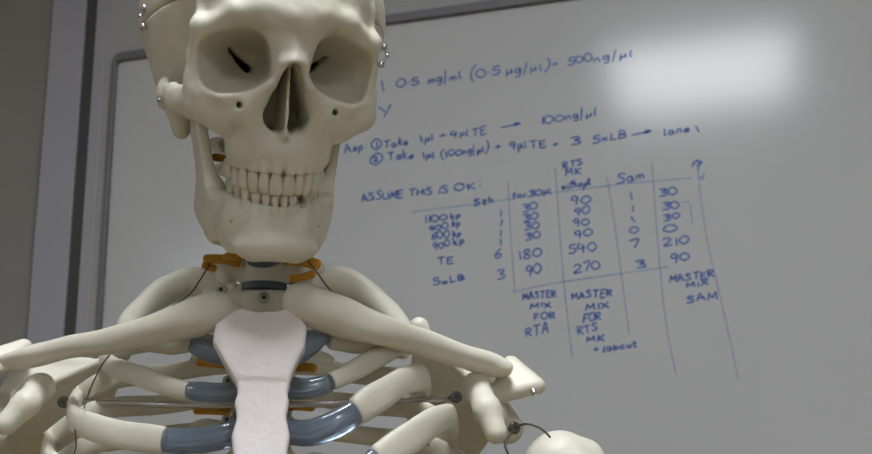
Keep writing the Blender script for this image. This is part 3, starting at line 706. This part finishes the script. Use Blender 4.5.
# ---------------------------------------------------------------- clavicles
def bone(name, rows, upv=UP, mt='bone', parent=sk, n=10, seg=20, rough=0.035, sq=2.2):
    """rows: (px, py, dist, r_up mm, r_across mm)"""
    P = [at(*r[:3]) for r in rows]
    V, F = sweep(P, np.array([r[3] for r in rows]) * MM, np.array([r[4] for r in rows]) * MM, upv=upv, n=n, seg=seg, rough=rough, sq=sq)
    return link(name, V, F, mt, parent)
bone('clavicle', [(224, 309, .640, 9, 8), (212, 312, .640, 11.5, 9.5), (190, 319, .640, 10.6, 9), (150, 330, .646, 9, 8), (105, 342, .665, 7.4, 7), (66, 348, .69, 7, 7.5), (34, 356, .71, 6.6, 9), (12, 361, .72, 5, 9)])
bone('clavicle', [(295, 301, .640, 10, 9), (308, 304, .640, 12.2, 9.8), (340, 317, .645, 11.6, 9), (380, 330, .66, 9.6, 8), (420, 342, .685, 8.2, 8), (460, 355, .71, 7.4, 9), (488, 364, .725, 7.4, 9.5), (504, 369, .73, 5.5, 9)])

# ---------------------------------------------------------------- ribs and costal cartilage
def rib(rows, vert, w_, sd, back=22, rise=2, hh=6.2, th=3.6, hh0=4.0, mid=None, drop=10):
    """rows: anterior points (px,py,d) from the cartilage end backwards; vert: vertebra centre"""
    A = [at(*r) for r in rows]
    q = lambda x, b_, u: vert + (br * sd * x - bf * b_ + UP * u) * MM
    tail = [q(w_ * .86, back * .75, -drop * .7), q(w_ * .55, back + 6, rise - 2), q(38, back + 6, rise + 2), q(17, 12, rise)]
    if mid: tail = [at(*r) for r in mid] + tail
    P = A + tail; k = len(P)
    ra = np.interp(np.arange(k), [0, 1, k - 3, k - 1], [hh, hh * 1.08, hh0 + 2.2, hh0 + 1.4]) * MM
    rb = np.interp(np.arange(k), [0, 1, k - 2, k - 1], [th + .6, th, th + .4, th]) * MM
    V, F = sweep(P, ra, rb, n=8, seg=16, rough=0.035, sq=2.5)
    return link('rib', V, F, 'bone', sk)
def cart(rows, hh, th=4.5, last=None):
    P = [at(*r) for r in rows]; e_ = P[-2] - P[-1]; P[-1] = P[-1] + e_ / np.linalg.norm(e_) * .0045
    ra = np.array(hh, float) * MM; ra[-1] *= .9; ra[-2] *= .97
    V, F = sweep(P, ra, th * MM, n=8, seg=16, rough=0.015, sq=2.6)
    return link('costal_cartilage', V, F, 'cartilage', sk)
T = [V2] + down            # vertebra of rib 1, 2, 3 ...
# photo left
bone('rib', [(186, 344, .660, 5.5, 6), (165, 345, .670, 5.5, 6), (142, 340, .684, 5.5, 6.5), (128, 328, .705, 6, 7), (142, 309, .725, 7.5, 8), (168, 290, .742, 9.5, 8), (192, 282, .746, 10, 7), (216, 284, .738, 7.5, 6), (236, 292, .722, 5, 5)])
rib([(187, 391, .650), (168, 386, .652), (140, 376, .664), (114, 367, .684), (106, 357, .715)], T[1], 92, -1, back=22, rise=3, hh=5.4, drop=6)
rib([(163, 440, .643), (135, 437, .648), (100, 430, .662), (74, 417, .690), (80, 397, .735)], T[2], 108, -1, back=28, hh=7.6, drop=8)
rib([(120, 490, .645), (80, 478, .665), (50, 462, .70), (52, 440, .745)], T[3], 120, -1, back=32, hh=7.4, drop=8)
rib([(90, 545, .645), (50, 530, .675), (30, 510, .71), (36, 485, .76)], T[4], 126, -1, back=34, hh=7.2, drop=10)
cart([(236, 357, .650), (222, 352, .651), (206, 347, .655), (190, 344, .660)], [6, 7.5, 8, 6.5])
cart([(240, 391, .646), (222, 393, .645), (202, 392, .647), (184, 390, .651)], [6.4, 5.8, 5.8, 5.6])
cart([(242, 430, .640), (220, 437, .636), (190, 441, .638), (160, 440, .643)], [7.5, 7.2, 7.6, 7.8])
cart([(243, 472, .634), (200, 488, .630), (160, 494, .634), (118, 490, .645)], [7, 7, 7.2, 7.4])
cart([(243, 510, .628), (190, 540, .626), (140, 552, .632), (90, 545, .645)], [7, 7, 7.2, 7.4])
# photo right
bone('rib', [(334, 341, .660, 5.5, 6), (358, 344, .668, 5.5, 6), (384, 342, .682, 5.5, 6.5), (402, 333, .704, 6, 7), (392, 317, .725, 7.5, 8), (366, 295, .742, 9.5, 8), (340, 280, .746, 10, 7), (316, 280, .738, 7.5, 6), (292, 288, .722, 5, 5)])
rib([(333, 381, .652), (360, 367, .660), (385, 353, .675), (402, 345, .70), (404, 350, .73)], T[1], 92, 1, back=22, rise=3, hh=5.6, drop=8)
rib([(358, 410, .645), (380, 396, .654), (402, 382, .672), (421, 378, .70), (424, 388, .735)], T[2], 106, 1, back=28, hh=8.2, drop=8)
rib([(380, 458, .640), (410, 438, .652), (436, 420, .675), (450, 417, .71), (450, 430, .75)], T[3], 118, 1, back=32, hh=8.2, drop=8)
rib([(410, 515, .640), (440, 490, .66), (462, 472, .69), (470, 470, .73)], T[4], 124, 1, back=34, hh=7.4, drop=10)
cart([(293, 351, .650), (303, 346, .651), (316, 340, .655), (331, 336, .660)], [9, 8.5, 6.5, 4])
cart([(289, 388, .646), (305, 389, .645), (320, 386, .647), (335, 380, .652)], [6.4, 6.0, 6.0, 5.8])
cart([(289, 432, .640), (310, 433, .637), (335, 424, .639), (360, 409, .645)], [7.2, 7.4, 7.8, 8.4])
cart([(290, 476, .634), (325, 482, .630), (355, 474, .633), (382, 457, .640)], [7, 7, 7.4, 8.2])
cart([(290, 515, .628), (340, 535, .626), (380, 530, .632), (410, 515, .640)], [7, 7, 7.2, 7.4])

# ---------------------------------------------------------------- shoulder blades (built in body mm around the sternum reference)
def tob(px, py, d):
    q = (at(px, py, d) - ST) / MM; return np.array([q @ br, q @ UP, -(q @ bf)])      # right, up, back
def scapula(S):
    g = {k: tob(*v) for k, v in S.items()}
    def fn(p):
        blade = tri(p, g['sup'], g['inf'], g['neck']) - 2.0
        d = blade
        d = smin(d, cap(p, g['sup'], g['inf'], 3, 3), 3)
        d = smin(d, ell(p, g['sup'], (6.5, 6, 3.5)), 6)
        d = smin(d, cap(p, g['neck'], g['inf'], 6, 3), 4)
        d = smin(d, cap(p, g['sup'], g['neck'], 2.2, 3.5), 3)
        d = smin(d, cap(p, g['neck'], g['glen'], 8, 10.5), 6)
        d = smin(d, tri(p, g['spm'], g['acb'], g['neck']) - 3.2, 3)                 # spine of the scapula
        d = smin(d, chain(p, [(*g['spm'], 3.5), (*g['acb'], 5)], 3), 3)
        d = smin(d, np.minimum(tri(p, g['acb'], g['act'], g['acc']), tri(p, g['acd'], g['act'], g['acc'])) - 5.6, 4)                  # acromion plate
        d = smin(d, chain(p, [(*g['co0'], 7.5), (*g['co1'], 8.4), (*g['co2'], 7.8), (*g['co3'], 6.8)], 5), 5)   # coracoid
        gl = np.sqrt(sum((a - b) ** 2 for a, b in zip(p, g['head'])))
        return smax(d, -(gl - 25.5), 2)
    P = np.array(list(g.values()))
    P = P[[k for k, n_ in enumerate(g) if n_ != 'head']]
    V_, F_ = surface(fn, P.min(0) - 14, P.max(0) + 14, 1.8)
    F_ = F_[:, ::-1]                                                                 # right/up/back frame is left handed
    return link('scapula', ST + (V_[:, :1] * br + V_[:, 1:2] * UP - V_[:, 2:3] * bf) * MM, F_, 'bone', sk), g
SR = dict(sup=(419, 326, .775), inf=(400, 560, .92), neck=(500, 410, .772), glen=(508, 428, .764), spm=(424, 350, .81), acb=(484, 382, .775), act=(537, 386, .735), acc=(511, 364, .748), acd=(497, 395, .736),
          co0=(480, 396, .755), co1=(476, 387, .728), co2=(487, 409, .705), co3=(496, 433, .700), head=(560, 467, .745))
SL = dict(sup=(122, 352, .775), inf=(50, 620, .92), neck=(-6, 408, .765), glen=(-8, 438, .752), spm=(112, 366, .83), acb=(22, 358, .79), act=(-36, 366, .73), acc=(24, 347, .758), acd=(-10, 372, .735),
          co0=(22, 398, .745), co1=(40, 388, .715), co2=(26, 404, .695), co3=(6, 424, .69), head=(-52, 466, .735))
scr, gR = scapula(SR); scl, gL = scapula(SL)

# ---------------------------------------------------------------- upper arms
def humerus(c, sd):
    c = tob(*c)
    P = [c + np.array(q) * [sd, 1, 1] for q in ((9, -6, 2), (15, -38, 2), (16, -90, 2), (15, -180, 3), (14, -250, 3))]
    def fn(p):
        d = ell(p, c, (23.5, 23, 23))
        d = smin(d, ell(p, c + np.array([18 * sd, 2, 0]), (12, 15, 15)), 6)
        d = smin(d, ell(p, c + np.array([8 * sd, -4, -20]), (7, 10, 6)), 5)
        d = smin(d, chain(p, [(*P[0], 19), (*P[1], 13), (*P[2], 11), (*P[3], 10.5), (*P[4], 12)], 8), 6)
        d = smin(d, cap(p, P[4] + [-16, -10, 0], P[4] + [18, -10, 0], 11, 10), 10)
        return d
    lo = np.minimum(c, P[4]) - 44; hi = np.maximum(c, P[4]) + 36; lo[1] -= 10
    V_, F_ = surface(fn, lo, hi, 2.0)
    link('humerus', ST + (V_[:, :1] * br + V_[:, 1:2] * UP - V_[:, 2:3] * bf) * MM, F_[:, ::-1], 'bone', sk)
humerus(SR['head'], 1); humerus(SL['head'], -1)

# ---------------------------------------------------------------- metal parts
def wire(rows, r, mt='wire', name='wire'):
    V, F = tube([at(*q) for q in rows], r, n=8); return link(name, V, F, mt, sk)
wire([(62, 402, .745), (110, 403, .715), (180, 405, .690), (268, 405, .686)], .0020, 'steel', 'support_rod')
wire([(262, 405, .686), (330, 404, .690), (400, 401, .715), (456, 397, .745)], .0020, 'steel', 'support_rod')
bolt(at(64, 402, .742), bf, .0040, mt='wire'); bolt(at(456, 397, .740), bf, .0040, mt='wire')
bolt(at(222, 290, .695), bf - br * .3, .0036); bolt(at(292, 287, .695), bf + br * .3, .0036)
bolt(at(228, 381, .725), bf, .0036); bolt(at(227, 420, .73), bf, .0036)
bolt(at(514, 428, .735), bf + br * .4, .0042, mt='wire')
wire([(514, 428, .728), (526, 424, .72), (540, 428, .716), (550, 437, .716)], .0007)
wire([(512, 432, .728), (505, 444, .72), (510, 458, .72)], .0007)
wire([(533, 390, .728), (534, 393, .727)], .0018, 'steel', 'pin')
wire([(304, 256, .685), (318, 274, .672), (332, 292, .652), (345, 301, .648), (352, 304, .655)], .00045)
wire([(211, 262, .685), (200, 280, .670), (190, 294, .650), (176, 304, .638), (160, 313, .640)], .00045)
wire([(118, 346, .675), (104, 362, .668), (92, 385, .680), (84, 408, .668)], .00045)
wire([(75, 430, .664), (76, 446, .68), (72, 460, .69)], .00045)
wire([(430, 410, .67), (432, 428, .68), (428, 446, .66)], .00045)
V, F = tube([at(229, 142, .60), at(226, 134, .602), at(219, 127, .606)], .0009); link('artery', V, F, 'vessel', skull)

# stand: pole behind the spine down to a five-legged base
fx, fy = sk.location[0], sk.location[1]
pole_x, pole_y = fx - bf[0] * .05, fy - bf[1] * .05
V, F = sweep([(pole_x, pole_y, .09), (pole_x, pole_y, .6), (pole_x, pole_y, 1.2), (pole_x, pole_y, V1[2] - .02)], .009, .009, upv=bf, n=3, seg=14, cap=False)
link('stand_pole', V, F, 'steel', sk)
V, F = sweep([np.array((pole_x, pole_y, V1[2] - .05)), V1 * .5 + np.array((pole_x, pole_y, V1[2] - .05)) * .5, V1 - bf * .02 - UP * .02], .006, .006, n=4, seg=10); link('stand_clamp', V, F, 'steel', sk)
for k in range(5):
    a = 2 * math.pi * k / 5 + .3; e = np.array((pole_x + .28 * math.cos(a), pole_y + .28 * math.sin(a), .045))
    V, F = sweep([np.array((pole_x, pole_y, .10)), (np.array((pole_x, pole_y, .10)) + e) / 2 + [0, 0, .01], e], .012, .015, n=4, seg=10)
    lg = link('stand_leg', V, F, 'black', sk)
    V, F = sweep([e + [0, -.008, -.02], e + [0, .008, -.02]], .025, .025, upv=UP, n=2, seg=16, cap=False); link('caster', V, F, 'black', lg)
